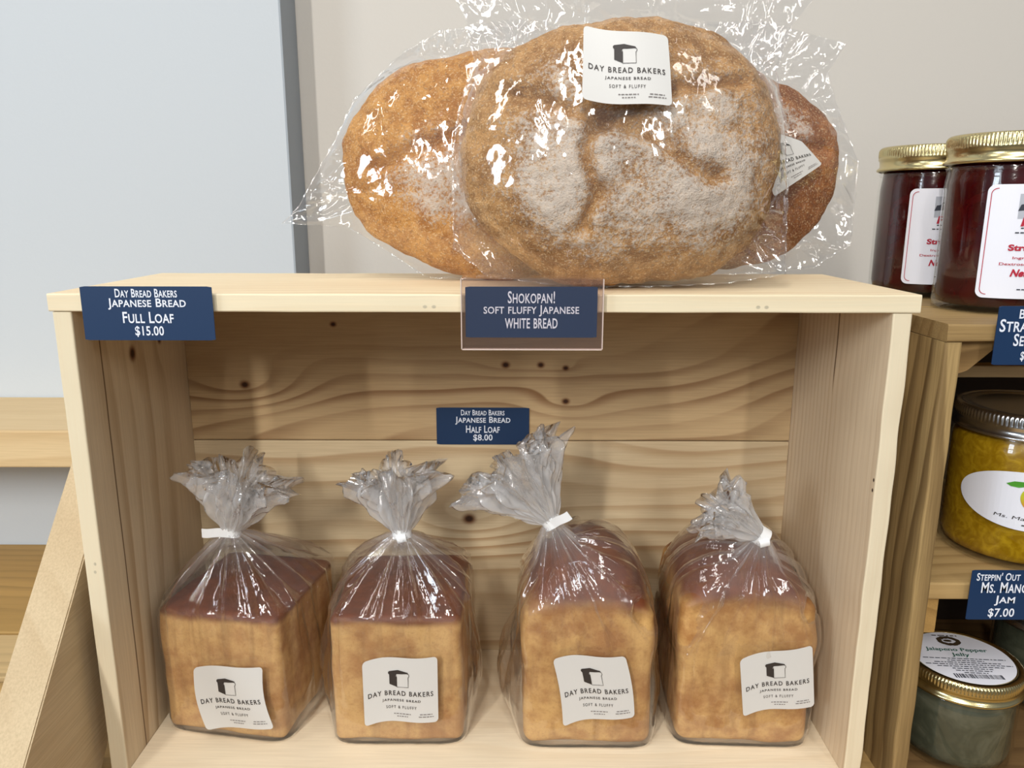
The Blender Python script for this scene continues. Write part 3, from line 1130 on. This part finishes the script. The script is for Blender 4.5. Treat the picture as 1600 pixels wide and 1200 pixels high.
def big_loaf(label, loc, tilt, a, c, bf, bb, grooves, sub, mat, seed, outline, flour_c, ry=0.0, extra=None, stickers=()):
    root = thing('bagged_big_loaf', label, 'bread', loc, 0, 'bagged big loaves on the crate')
    root.rotation_euler = (tilt, 0, ry)
    bm = bmesh.new()
    bmesh.ops.create_icosphere(bm, subdivisions=sub, radius=1)
    lay = bm.verts.layers.float.new('flour')
    for v in bm.verts:
        x, y, z = v.co
        # superellipse in face, deeper to the front
        e = 2.25
        k = (abs(x) ** e + abs(z) ** e + abs(y) ** 2) ** (-1 / 2.12)
        x, y, z = x * k * a, y * k * (bf if y < 0 else bb), z * k * c
        nx, nz = x / a, z / c
        fl = 0.0
        g = 1.0
        n_lo = noise.noise((x * 22 + seed, y * 22, z * 22))
        n_mid = noise.noise((x * 70 + seed, y * 70, z * 70))
        n_hi = noise.noise((x * 210 + seed, y * 210, z * 210))
        disp = n_lo * 0.0034 + n_mid * 0.0019 + n_hi * 0.0009
        if y < 0.2 * bf:
            frontness = min(1, max(0, -v.co.y * 1.6 + 0.1))
            for (pts, wd, dp) in grooves:
                dd = seg_dist(nx + n_mid * 0.05 + n_lo * 0.04, nz + n_lo * 0.09, pts)
                gg = math.exp(-(dd / wd) ** 2)
                disp -= gg * dp * frontness
                disp += math.exp(-((dd - wd * 2.0) / (wd * 1.2)) ** 2) * dp * 0.15 * frontness
                g *= 1 - 0.95 * math.exp(-(dd / (wd * 1.35)) ** 2)
            fx, fz, fr = flour_c
            rr = math.hypot((nx - fx) / fr, (nz - fz) / (fr * 0.85))
            fl = min(1, max(0, 1.5 - 1.4 * rr ** 2.0)) * (0.25 + 0.75 * g) * frontness
            fl = fl * (0.75 + 0.5 * n_lo + 0.25 * n_mid)
        n = Vector((x / a ** 2, y / (bf if y < 0 else bb) ** 2, z / c ** 2)).normalized()
        v.co = Vector((x, y, z)) + n * disp
        v[lay] = max(0, min(1, fl))
    for f in bm.faces:
        f.smooth = True
    me = bpy.data.meshes.new('bread')
    bm.to_mesh(me)
    bm.free()
    me.materials.append(mat)
    o = bpy.data.objects.new('bread', me)
    COL.objects.link(o)
    o.parent = root
    # bag: two sheets of film tented over the loaf from a sealed outline
    left, right, top, bot = outline    # each a list of (x, z), left/right bottom->top, bot/top left->right
    NU, NV = 150, 130
    us, vs = np.linspace(0, 1, NU), np.linspace(0, 1, NV)

    def curve(pts, t):
        p = np.array(pts, float)
        dl = np.concatenate([[0], np.cumsum(np.linalg.norm(np.diff(p, axis=0), axis=1))])
        dl /= dl[-1]
        return np.stack([np.interp(t, dl, p[:, 0]), np.interp(t, dl, p[:, 1])], -1)
    Lc, Rc, Tc, Bc = curve(left, vs), curve(right, vs), curve(top, us), curve(bot, us)
    U, Vv = np.meshgrid(us, vs)
    U3, V3 = U[..., None], Vv[..., None]
    G = (1 - U3) * Lc[:, None] + U3 * Rc[:, None] + (1 - V3) * Bc[None] + V3 * Tc[None] - ((1 - U3) * (1 - V3) * Bc[0] + U3 * (1 - V3) * Bc[-1] + (1 - U3) * V3 * Tc[0] + U3 * V3 * Tc[-1])
    bf_fn = boule_front(a + 0.003, c + 0.003, bf + 0.0045, bb + 0.003)
    rs = np.random.RandomState(seed)
    for front in (True, False):
        sgn = -1 if front else 1
        obs = np.zeros((NV, NU))
        for j in range(NV):
            for i in range(NU):
                obs[j, i] = sgn * bf_fn(G[j, i, 0], G[j, i, 1], front)
        h = obs.copy()
        for it in range(500):
            av = h.copy()
            av[1:-1, 1:-1] = 0.25 * (h[:-2, 1:-1] + h[2:, 1:-1] + h[1:-1, :-2] + h[1:-1, 2:])
            av[-1, 1:-1] = h[-2, 1:-1] * 0.985
            h = np.maximum(av, obs)
            h[:, 0] = h[:, -1] = h[0] = 0.0004
        free = np.clip((h - obs) / 0.004, 0, 1)
        # folds that run out from the corners and from the crown of the loaf
        fold = np.zeros_like(h)
        for k in range(46):
            cx_, cz_ = G[rs.randint(0, NV), rs.choice([0, NU - 1])] if k % 3 else G[NV - 1, rs.randint(0, NU)]
            ang = math.atan2(-cz_ + rs.uniform(-.03, .03), -cx_ + rs.uniform(-.05, .05)) + rs.uniform(-.45, .45)
            dx_, dz_ = G[..., 0] - cx_, G[..., 1] - cz_
            al = dx_ * math.cos(ang) + dz_ * math.sin(ang)
            ac = -dx_ * math.sin(ang) + dz_ * math.cos(ang) + 0.004 * np.sin(al * rs.uniform(40, 110) + rs.uniform(0, 6))
            ln = rs.uniform(0.05, 0.11)
            wd = rs.uniform(0.0012, 0.0034)
            env = np.clip(1 - al / ln, 0, 1) * (al > 0)
            fold += np.clip(1 - np.abs(ac) / wd, 0, 1) * env * rs.uniform(0.0016, 0.0042)
        crk = np.zeros_like(h)
        for j in range(NV):
            for i in range(NU):
                x, z = G[j, i]
                crk[j, i] = noise.noise((x * 38 + seed, z * 38, 3.0 * front)) * 0.0032 * free[j, i] + noise.noise((x * 95 + seed, z * 95, 7.0 * front)) * 0.0012
        edge = np.clip(np.minimum(np.minimum(U, 1 - U) * NU / 4, Vv * NV / 4), 0, 1)
        yy = h + (fold * (0.3 + 0.7 * free) + crk) * edge
        yy = np.maximum(yy, obs + 0.0004)
        rows = np.stack([G[..., 0], sgn * yy, G[..., 1]], -1)
        if extra is not None:
            rows = extra(rows)
        grid_obj('bag', rows if front else rows[:, ::-1], FILM_BIG, root, closed=False)
    rim = np.concatenate([Lc[::-1], Bc[1:], Rc[1:]])
    cen = np.array([0.0, 0.0])
    V, F = [], []
    for i, q in enumerate(rim):
        o_ = q - cen
        o_ = o_ / np.linalg.norm(o_)
        w_ = 0.0007 + 0.0004 * math.sin(i * 0.7)
        for (k1, y_) in ((0.0, -0.0003), (w_, -0.0002), (w_, 0.0002), (0.0, 0.0003)):
            V.append((q[0] + o_[0] * k1, y_, q[1] + o_[1] * k1))
    for i in range(len(rim) - 1):
        for k in range(4):
            k2 = (k + 1) % 4
            F.append((i * 4 + k, i * 4 + k2, i * 4 + 4 + k2, i * 4 + 4 + k))
    mesh_obj('sealed_edge', V, F, FILM_MOUTH, root, smooth=False)
    ff = boule_front(a + 0.02, c + 0.02, bf + 0.0095, bb)
    for (crn, wob) in stickers:
        sticker(root, crn, lambda x, z: ff(x, z), wob, 0.0)
    return root


C_FRONT = crust_big('big_loaf_crust', (150, 106, 58), (194, 148, 92))
C_LEFT = crust_big('big_loaf_crust', (168, 110, 50), (208, 152, 80))
C_RIGHT = crust_big('big_loaf_crust', (134, 80, 40), (172, 112, 62))

TILT = math.radians(-9)
GR = [([(-0.98, 0.40), (-0.62, 0.30), (-0.20, 0.20), (0.14, 0.06), (0.52, -0.20)], 0.062, 0.0050),
      ([(0.72, 0.46), (0.30, 0.36), (-0.10, 0.20), (-0.22, -0.02), (-0.17, -0.30), (-0.23, -0.58)], 0.045, 0.0058),
      ([(-0.18, 0.16), (-0.30, 0.62)], 0.04, 0.0030)]

cf = (0.075, 0.044, 0.0735)
front_outline = (
    [(-0.0925, -0.052), (-0.093, 0.0), (-0.0905, 0.02), (-0.081, 0.052), (-0.086, 0.075), (-0.100, 0.098)],
    [(0.0935, -0.066), (0.094, -0.02), (0.091, 0.02), (0.086, 0.045), (0.094, 0.07), (0.112, 0.092)],
    [(-0.100, 0.098), (-0.05, 0.108), (0.0, 0.105), (0.06, 0.11), (0.112, 0.092)],
    [(-0.0925, -0.052), (-0.074, -0.067), (-0.03, -0.0728), (0.02, -0.0728), (0.06, -0.071), (0.0935, -0.066)])
big_loaf('floury big loaf in a clear bag at the front, its sticker facing straight out', cf, TILT, 0.0885, 0.0728, 0.036, 0.016, GR, 7, C_FRONT, 3, front_outline, (0.06, -0.06, 1.05),
         stickers=[([(-0.0237, 0.0565), (0.0185, 0.0500), (0.0200, 0.0135), (-0.0250, 0.0175)], -0.035)])

cl = (0.0165, 0.096, 0.0705)
GL = [([(-0.8, -0.1), (-0.3, 0.2), (0.2, 0.1)], 0.06, 0.006)]
left_outline = (
    [(-0.146, -0.036), (-0.136, -0.026), (-0.112, 0.016), (-0.100, 0.040), (-0.070, 0.068), (-0.045, 0.082)],
    [(0.105, -0.069), (0.118, 0.0), (0.100, 0.05), (0.06, 0.078)],
    [(-0.045, 0.082), (0.0, 0.088), (0.03, 0.084), (0.06, 0.078)],
    [(-0.146, -0.036), (-0.105, -0.038), (-0.085, -0.050), (-0.055, -0.0695), (0.0, -0.0702), (0.05, -0.0702), (0.105, -0.069)])
big_loaf('golden big loaf showing at the left behind the front one, its bag tail spread left', cl, math.radians(-9), 0.108, 0.0700, 0.026, 0.012, GL, 6, C_LEFT, 13, left_outline, (-0.30, -0.15, 0.55))

cr = (0.1245, 0.136, 0.0705)
GRr = [([(0.1, 0.4), (0.5, 0.1), (0.9, 0.2)], 0.06, 0.006)]
right_outline = (
    [(-0.10, -0.069), (-0.112, 0.0), (-0.10, 0.05), (-0.06, 0.076)],
    [(0.095, -0.066), (0.120, -0.050), (0.123, 0.004), (0.108, 0.040), (0.100, 0.062), (0.112, 0.082)],
    [(-0.06, 0.076), (0.0, 0.095), (0.06, 0.096), (0.112, 0.082)],
    [(-0.10, -0.069), (-0.03, -0.0702), (0.04, -0.0702), (0.095, -0.066)])
big_loaf('brown big loaf at the back right whose tilted sticker peeks out beside the front bag', cr, math.radians(-8), 0.1085, 0.0700, 0.022, 0.012, GRr, 6, C_RIGHT, 29, right_outline, (0.5, 0.3, 0.4),
         stickers=[([(0.046, 0.020), (0.0755, 0.0125), (0.090, -0.0015), (0.058, -0.0230)][::1], 0.0)])


# ------------------------------------------------------------------ right-hand unit
RU = thing('rustic_crate_shelf', 'stained rustic wooden shelf unit at the right, holding the jam jars', 'shelf', (0.40, 0.1, -0.301))
OLD, OLDD = (172, 146, 98), (116, 90, 52)


def rboard(name, lo, hi, mat, axis, **k):
    return board(name, (lo[0] - 0.40, lo[1] - 0.1, lo[2] + 0.301), (hi[0] - 0.40, hi[1] - 0.1, hi[2] + 0.301), mat, RU, axis, **k)


mt = wood('rustic_side_wood', 2, 1, (182, 154, 104), (98, 74, 42), 80, 1.7, line=0.9, tint=0.7, fibre=0.4)
rboard('side_panel', (0.245, 0.0, -0.301), (0.2542, 0.2, -0.0250), mt, 2, seed=11, segs=60, jit=0.0006, bev=0.0012)
mt = wood('rustic_top_wood', 0, 1, (176, 148, 100), (122, 94, 54), 80, 1.5, line=0.7, tint=0.6, fibre=0.35)
rboard('top_plank', (0.245, -0.001, -0.0246), (0.66, 0.075, -0.0152), mt, 0, seed=12, jit=0.0005, bev=0.0012)
mt = wood('rustic_top_wood', 0, 1, (172, 144, 96), (120, 92, 52), 80, 1.5, line=0.7, tint=0.6, fibre=0.35)
rboard('top_plank', (0.247, 0.078, -0.0246), (0.66, 0.2, -0.0152), mt, 0, seed=13, jit=0.0005, bev=0.0012)
mt = wood('rustic_shelf_wood', 0, 1, (182, 152, 102), (130, 100, 58), 70, 1.3, line=0.6, tint=0.5)
rboard('inner_shelf', (0.2545, 0.010, -0.1795), (0.66, 0.2, -0.1690), mt, 0, seed=14, bev=0.001)
mt = wood('rustic_cleat_wood', 1, 2, (178, 142, 84), (126, 94, 50), 70, 1.2)
rboard('cleat', (0.2545, 0.014, -0.203), (0.268, 0.19, -0.1798), mt, 1, seed=15)
mt = wood('rustic_block_wood', 0, 2, (196, 162, 100), (140, 106, 58), 70, 1.2)
rboard('shelf_batten', (0.272, 0.035, -0.1905), (0.40, 0.055, -0.1798), mt, 0, seed=16)
mt = wood('rustic_dark_wood', 0, 2, (44, 33, 22), (28, 20, 13), 60, 1.2)
rboard('back_panel', (0.2545, 0.19, -0.30), (0.66, 0.2, -0.0250), mt, 0, seed=17)
mt = wood('rustic_slat_wood', 0, 2, (212, 180, 130), (160, 122, 72), 70, 1.2, line=0.4)
rboard('cross_slat', (0.2545, 0.10, -0.0655), (0.66, 0.112, -0.0575), mt, 0, seed=18)
mt = wood('rustic_floor_wood', 0, 1, (120, 92, 56), (86, 62, 36), 60, 1.2)
rboard('bottom_board', (0.2545, 0.0, -0.301), (0.66, 0.19, -0.2935), mt, 0, seed=19)
mt = wood('rustic_side_wood', 2, 1, OLD, OLDD, 90, 1.5)
rboard('side_panel', (0.6605, 0.0, -0.301), (0.67, 0.2, -0.0152), mt, 2, seed=20)
# triangular corner block
mt = wood('rustic_wedge_wood', 0, 2, (150, 120, 76), (104, 78, 44), 60, 1.2)
V = [(x - 0.40, y - 0.1, z + 0.301) for y in (0.006, 0.03) for (x, z) in ((0.2545, -0.0249), (0.2800, -0.0249), (0.2620, -0.0415), (0.2545, -0.0440))]
mesh_obj('corner_block', V, [(0, 3, 2, 1), (4, 5, 6, 7), (0, 1, 5, 4), (1, 2, 6, 5), (2, 3, 7, 6), (3, 0, 4, 7)], mt, RU)

price_tag('navy tag cut by the right edge of the photo, under the red jars', (0.2900, -0.0028, -0.0365), 0.0420, 0.0312,
          (('Be', 0.0115, 0.0052, 0.0048, -0.0074), ('Strawberry', 0.0054, 0.0390, 0.0068), ('Seedless', -0.0022, 0.0225, 0.0066), ('$', -0.0110, 0.0020, 0.0054, -0.0055)))
price_tag('navy tag for mango jam on the shelf edge below the yellow jar', (0.3015, 0.0065, -0.1900), 0.0420, 0.0312,
          (("Steppin' Out", 0.0116, 0.0250, 0.0050, -0.0055), ('Ms. Mango', 0.0048, 0.0310, 0.0068, 0.0010), ('Jam', -0.0034, 0.0118, 0.0064, 0), ('$7.00', -0.0114, 0.0152, 0.0062, -0.0010)))


# ------------------------------------------------------------------ jars
def jar(label, loc, r, hbody, zlid, fill, fillmat, metal, lid_r, lid_h, zfill, group=None, dark=False):
    root = thing('jam_jar', label, 'jar', loc, 0, group)
    # glass: outer wall, rolled heel, shoulder, threaded neck
    nr = lid_r - 0.0022
    prof = [(r * 0.55, 0.0020), (r * 0.80, 0.0006), (r * 0.90, 0.0), (r * 0.965, 0.0012), (r * 0.995, 0.0045), (r, 0.009), (r, hbody * 0.55), (r * 0.998, hbody * 0.88), (r * 0.985, hbody * 0.93),
            (max(nr, r * 0.955), hbody * 0.965), (nr + 0.0006, hbody * 0.985), (nr + 0.0012, hbody * 0.995), (nr, hbody * 1.005), (nr - 0.0002, zlid + lid_h * 0.8)]
    g = lathe('glass', prof, M['glass'], root, 96, caps=(True, False))
    ri = 0.0016
    fp = [(r * 0.5, 0.0036), (r * 0.84, 0.0034), (r * 0.92, 0.0046), (r - ri, 0.0095), (r - ri, hbody * 0.55), (r - ri, hbody * 0.86), (r * 0.985 - ri, hbody * 0.93), (nr - 0.0018, hbody * 0.99), (nr - 0.0020, zfill)]
    lathe(fill, fp, fillmat, root, 72)
    # lid: knurled screw band and flat disc
    R0 = lid_r
    z = zlid
    bp = [(R0 - 0.0006, z), (R0 + 0.0006, z + 0.0004), (R0 + 0.0008, z + 0.0014), (R0 + 0.0002, z + 0.0022), (R0 - 0.0010, z + 0.0034), (R0 - 0.0008, z + lid_h * 0.42), (R0 + 0.0001, z + lid_h * 0.50),
          (R0, z + lid_h * 0.56), (R0, z + lid_h * 0.66), (R0 - 0.0001, z + lid_h * 0.86), (R0 - 0.0006, z + lid_h * 0.95), (R0 - 0.0016, z + lid_h), (R0 - 0.0042, z + lid_h), (R0 - 0.0046, z + lid_h - 0.0006)]
    kn = 110
    band = lathe('screw_band', bp, M[metal], root, kn * 6, ridges={8: (kn, 0.00028), 9: (kn, 0.00028)}, caps=(False, False))
    lathe('lid_disc', [(R0 - 0.0040, z + lid_h - 0.0006), (R0 - 0.0075, z + lid_h - 0.0006), (R0 - 0.0085, z + lid_h - 0.0011), (R0 - 0.012, z + lid_h - 0.0012)], M[metal], root, 72, caps=(False, True))
    return root


def jar_label(root, r, phi0, w, z0, z1, yfun_, mat, name='paper_label'):
    """Label wrapped on the jar; returns mapping for lettering. phi0 = angle of its middle from facing front."""
    zc = (z0 + z1) / 2

    def fn(x, y, h=0.0):
        p = phi0 + x / r
        q = r + 0.0002 + h
        return (q * math.sin(p), -q * math.cos(p), zc + y)
    st = sheet(name, w, z1 - z0, yfun_, mat, root, fn, 0.0002, 40, 4)
    return st, fn


RJ = 0.0345
for i, (loc, lbl) in enumerate((((0.3086, 0.066, -0.0150), 'jar of red jelly with gold lid, nearest on the shelf unit'), ((0.3076, 0.152, -0.0150), 'jar of red jelly with gold lid, partly hidden behind the nearer one'))):
    root = jar(lbl, loc, RJ, 0.0830, 0.0845, 'red_jelly', M['jam'], 'gold', 0.0358, 0.0165, 0.086, 'red jelly jars')
    W_, z0, z1 = 0.055, 0.0095, 0.0725
    H_ = z1 - z0
    st, fn = jar_label(root, RJ, math.radians(-3), W_, z0, z1, y_rrect(W_, H_, 0.004), M['label_white'])
    fl = lambda x, y: fn(x, y, 0.0005)
    B = Flat()
    B.stroke(rrect(W_ - 0.0042, H_ - 0.0042, 0.003, 6), 0.0004)
    B.text('Strawberry', 0.000, -0.0035, 0.0285, 0.0046, bold=0.04)
    B.text('Net Wt', -0.0030, -0.0170, 0.0165, 0.0042, bold=0.04, shear=0.25)
    B.text('P', -0.0072, 0.0112, 0.0044, 0.0050, bold=0.04, shear=0.2)
    B.text('Ingredients', -0.0030, -0.0088, 0.0170, 0.0018, bold=0.01)
    B.text('Dextrose, Fr', -0.0085, -0.0122, 0.0180, 0.0018, bold=0.01)
    B.build('lettering', M['red_ink'], st, fl)
    B = Flat()
    for k in range(8):
        B.rect(-0.0105 + 0.0026 * k, 0.0195, 0.0026, 0.0135)
    B.build('printed_picture', M['photo_grey'], st, lambda x, y: fn(x, y, 0.0003))
    B = Flat()
    B.poly([(-0.0120, 0.0170), (-0.0108, 0.0205), (-0.0088, 0.0208), (-0.0070, 0.0228), (-0.0030, 0.0225), (0.0020, 0.0240), (0.0060, 0.0170), (-0.0050, 0.0176)])
    B.build('printed_landscape', M['photo_dark'], st, fl)
    B = Flat()
    B.bars(0, 0.0077, 0.0190, 0.0007, 8)
    B.bars(0, 0.0052, 0.0240, 0.0007, 9)
    B.build('small_print', M['photo_dark'], st, fl)
    B = Flat()
    B.bars(0, -0.0262, 0.0150, 0.0006, 10)
    B.build('small_print', M['photo_dark'], st, fl)

# mango jar
ML = (0.3390, 0.0620, -0.1689)
root = jar('large jar of yellow mango jam with silver lid on the inner shelf', ML, 0.0430, 0.0800, 0.0800, 'mango_jam', M['mango'], 'silver', 0.0425, 0.0150, 0.082)
W_, H_ = 0.080, 0.036
M['mango_z'] = 0.0455
st, fn = jar_label(root, 0.0430, math.radians(-26), W_, 0.0265, 0.0625, lambda x: H_ / 2 * math.sqrt(max(0, 1 - (x / (W_ / 2)) ** 2)) ** 1.0 + 1e-5, M['label_white'])
fl = lambda x, y: fn(x, y, 0.0005)
B = Flat()
B.text('Ms. Mango', -0.0055, -0.0108, 0.0240, 0.0027, shear=0.25)
B.bars(0.0, -0.0145, 0.0060, 0.0008, 12)
B.build('lettering', M['ink'], st, fl)
B = Flat()
B.poly([(0.0075 * math.cos(2 * PI * k / 40) * (1 + 0.12 * math.sin(2 * PI * k / 40)) + 0.002, 0.0078 * math.sin(2 * PI * k / 40) + 0.0020) for k in range(40)])
B.build('printed_mango', mango_ink(), st, fl)
B = Flat()
B.poly([(-0.0135, 0.0098), (-0.0110, 0.0085), (-0.0070, 0.0083), (-0.0030, 0.0096), (-0.0015, 0.0108), (-0.0050, 0.0122), (-0.0095, 0.0118)])
B.build('printed_leaf', M['leaf'], st, fl)

# pepper jelly jar
PL = (0.3000, 0.0345, -0.2934)
root = jar('small jar of pepper jelly with a round label on its gold lid', PL, 0.0335, 0.0470, 0.0480, 'pepper_jelly', M['pepper'], 'gold', 0.0345, 0.0135, 0.050)
zt_ = 0.0480 + 0.0135 - 0.0012
rl = 0.0292
rotl = math.radians(-4)


def lf(x, y, h=0.0):
    return (x * math.cos(rotl) - y * math.sin(rotl), x * math.sin(rotl) + y * math.cos(rotl), zt_ + 0.0007 + h)


st = sheet('lid_label', 2 * rl, 2 * rl, lambda x: math.sqrt(max(0, rl * rl - x * x)) + 1e-5, M['label_white'], root, lf, 0.0002, 40, 6)
fl = lambda x, y: lf(x, y, 0.0004)
B = Flat()
B.text('Jalapeno Pepper', 0, 0.0078, 0.0380, 0.0050, bold=0.015, shear=0.15)
B.text('Jelly', 0, 0.0020, 0.0110, 0.0050, bold=0.015, shear=0.15)
B.build('lettering', M['green_ink'], st, fl)
B = Flat()
for k, (yy, ww) in enumerate(((-0.0022, 0.050), (-0.0044, 0.022), (-0.0066, 0.040), (-0.0088, 0.052), (-0.0110, 0.040), (-0.0132, 0.024), (-0.0154, 0.022), (-0.0176, 0.014))):
    B.bars(0, yy, ww, 0.0008, 20 + k)
rb = random.Random(5)
x = -0.014
while x < 0.014:
    q = rb.choice((0.0003, 0.0005, 0.0008))
    B.rect(x, -0.0212, q, 0.0044)
    x += q + rb.choice((0.0004, 0.0007))
B.build('small_print', M['photo_dark'], st, fl)
B = Flat()
ell = lambda a_, b_, n=28: [(a_ * math.cos(2 * PI * k / n), 0.0185 + b_ * math.sin(2 * PI * k / n)) for k in range(n)]
B.stroke([(x_ * (1 + 0.06 * math.sin(k_ * 1.7)), 0.0185 + (y_ - 0.0185) * (1 + 0.08 * math.sin(k_ * 2.3))) for k_, (x_, y_) in enumerate(ell(0.0058, 0.0042))], 0.0030)
B.poly([(x_ * 0.9 - 0.0006, y_ + 0.0002) for (x_, y_) in ell(0.0030, 0.0014, 14)])
B.bars(0, 0.0250, 0.0160, 0.0011, 40)
B.build('emblem', plain('emblem_ink', lin(66, 52, 34), 0.6), st, fl)
# clear jar just entering at the right edge
jar('dark jar at the right edge of the photo, beside the pepper jelly', (0.392, 0.088, -0.2934), 0.0335, 0.0570, 0.0580, 'pepper_jelly', M['pepper'], 'silver', 0.0345, 0.0135, 0.060)

# ------------------------------------------------------------------ light from the far side of the shop is the world; done
for o in SC.objects:
    if o.type == 'MESH':
        o.data.validate()
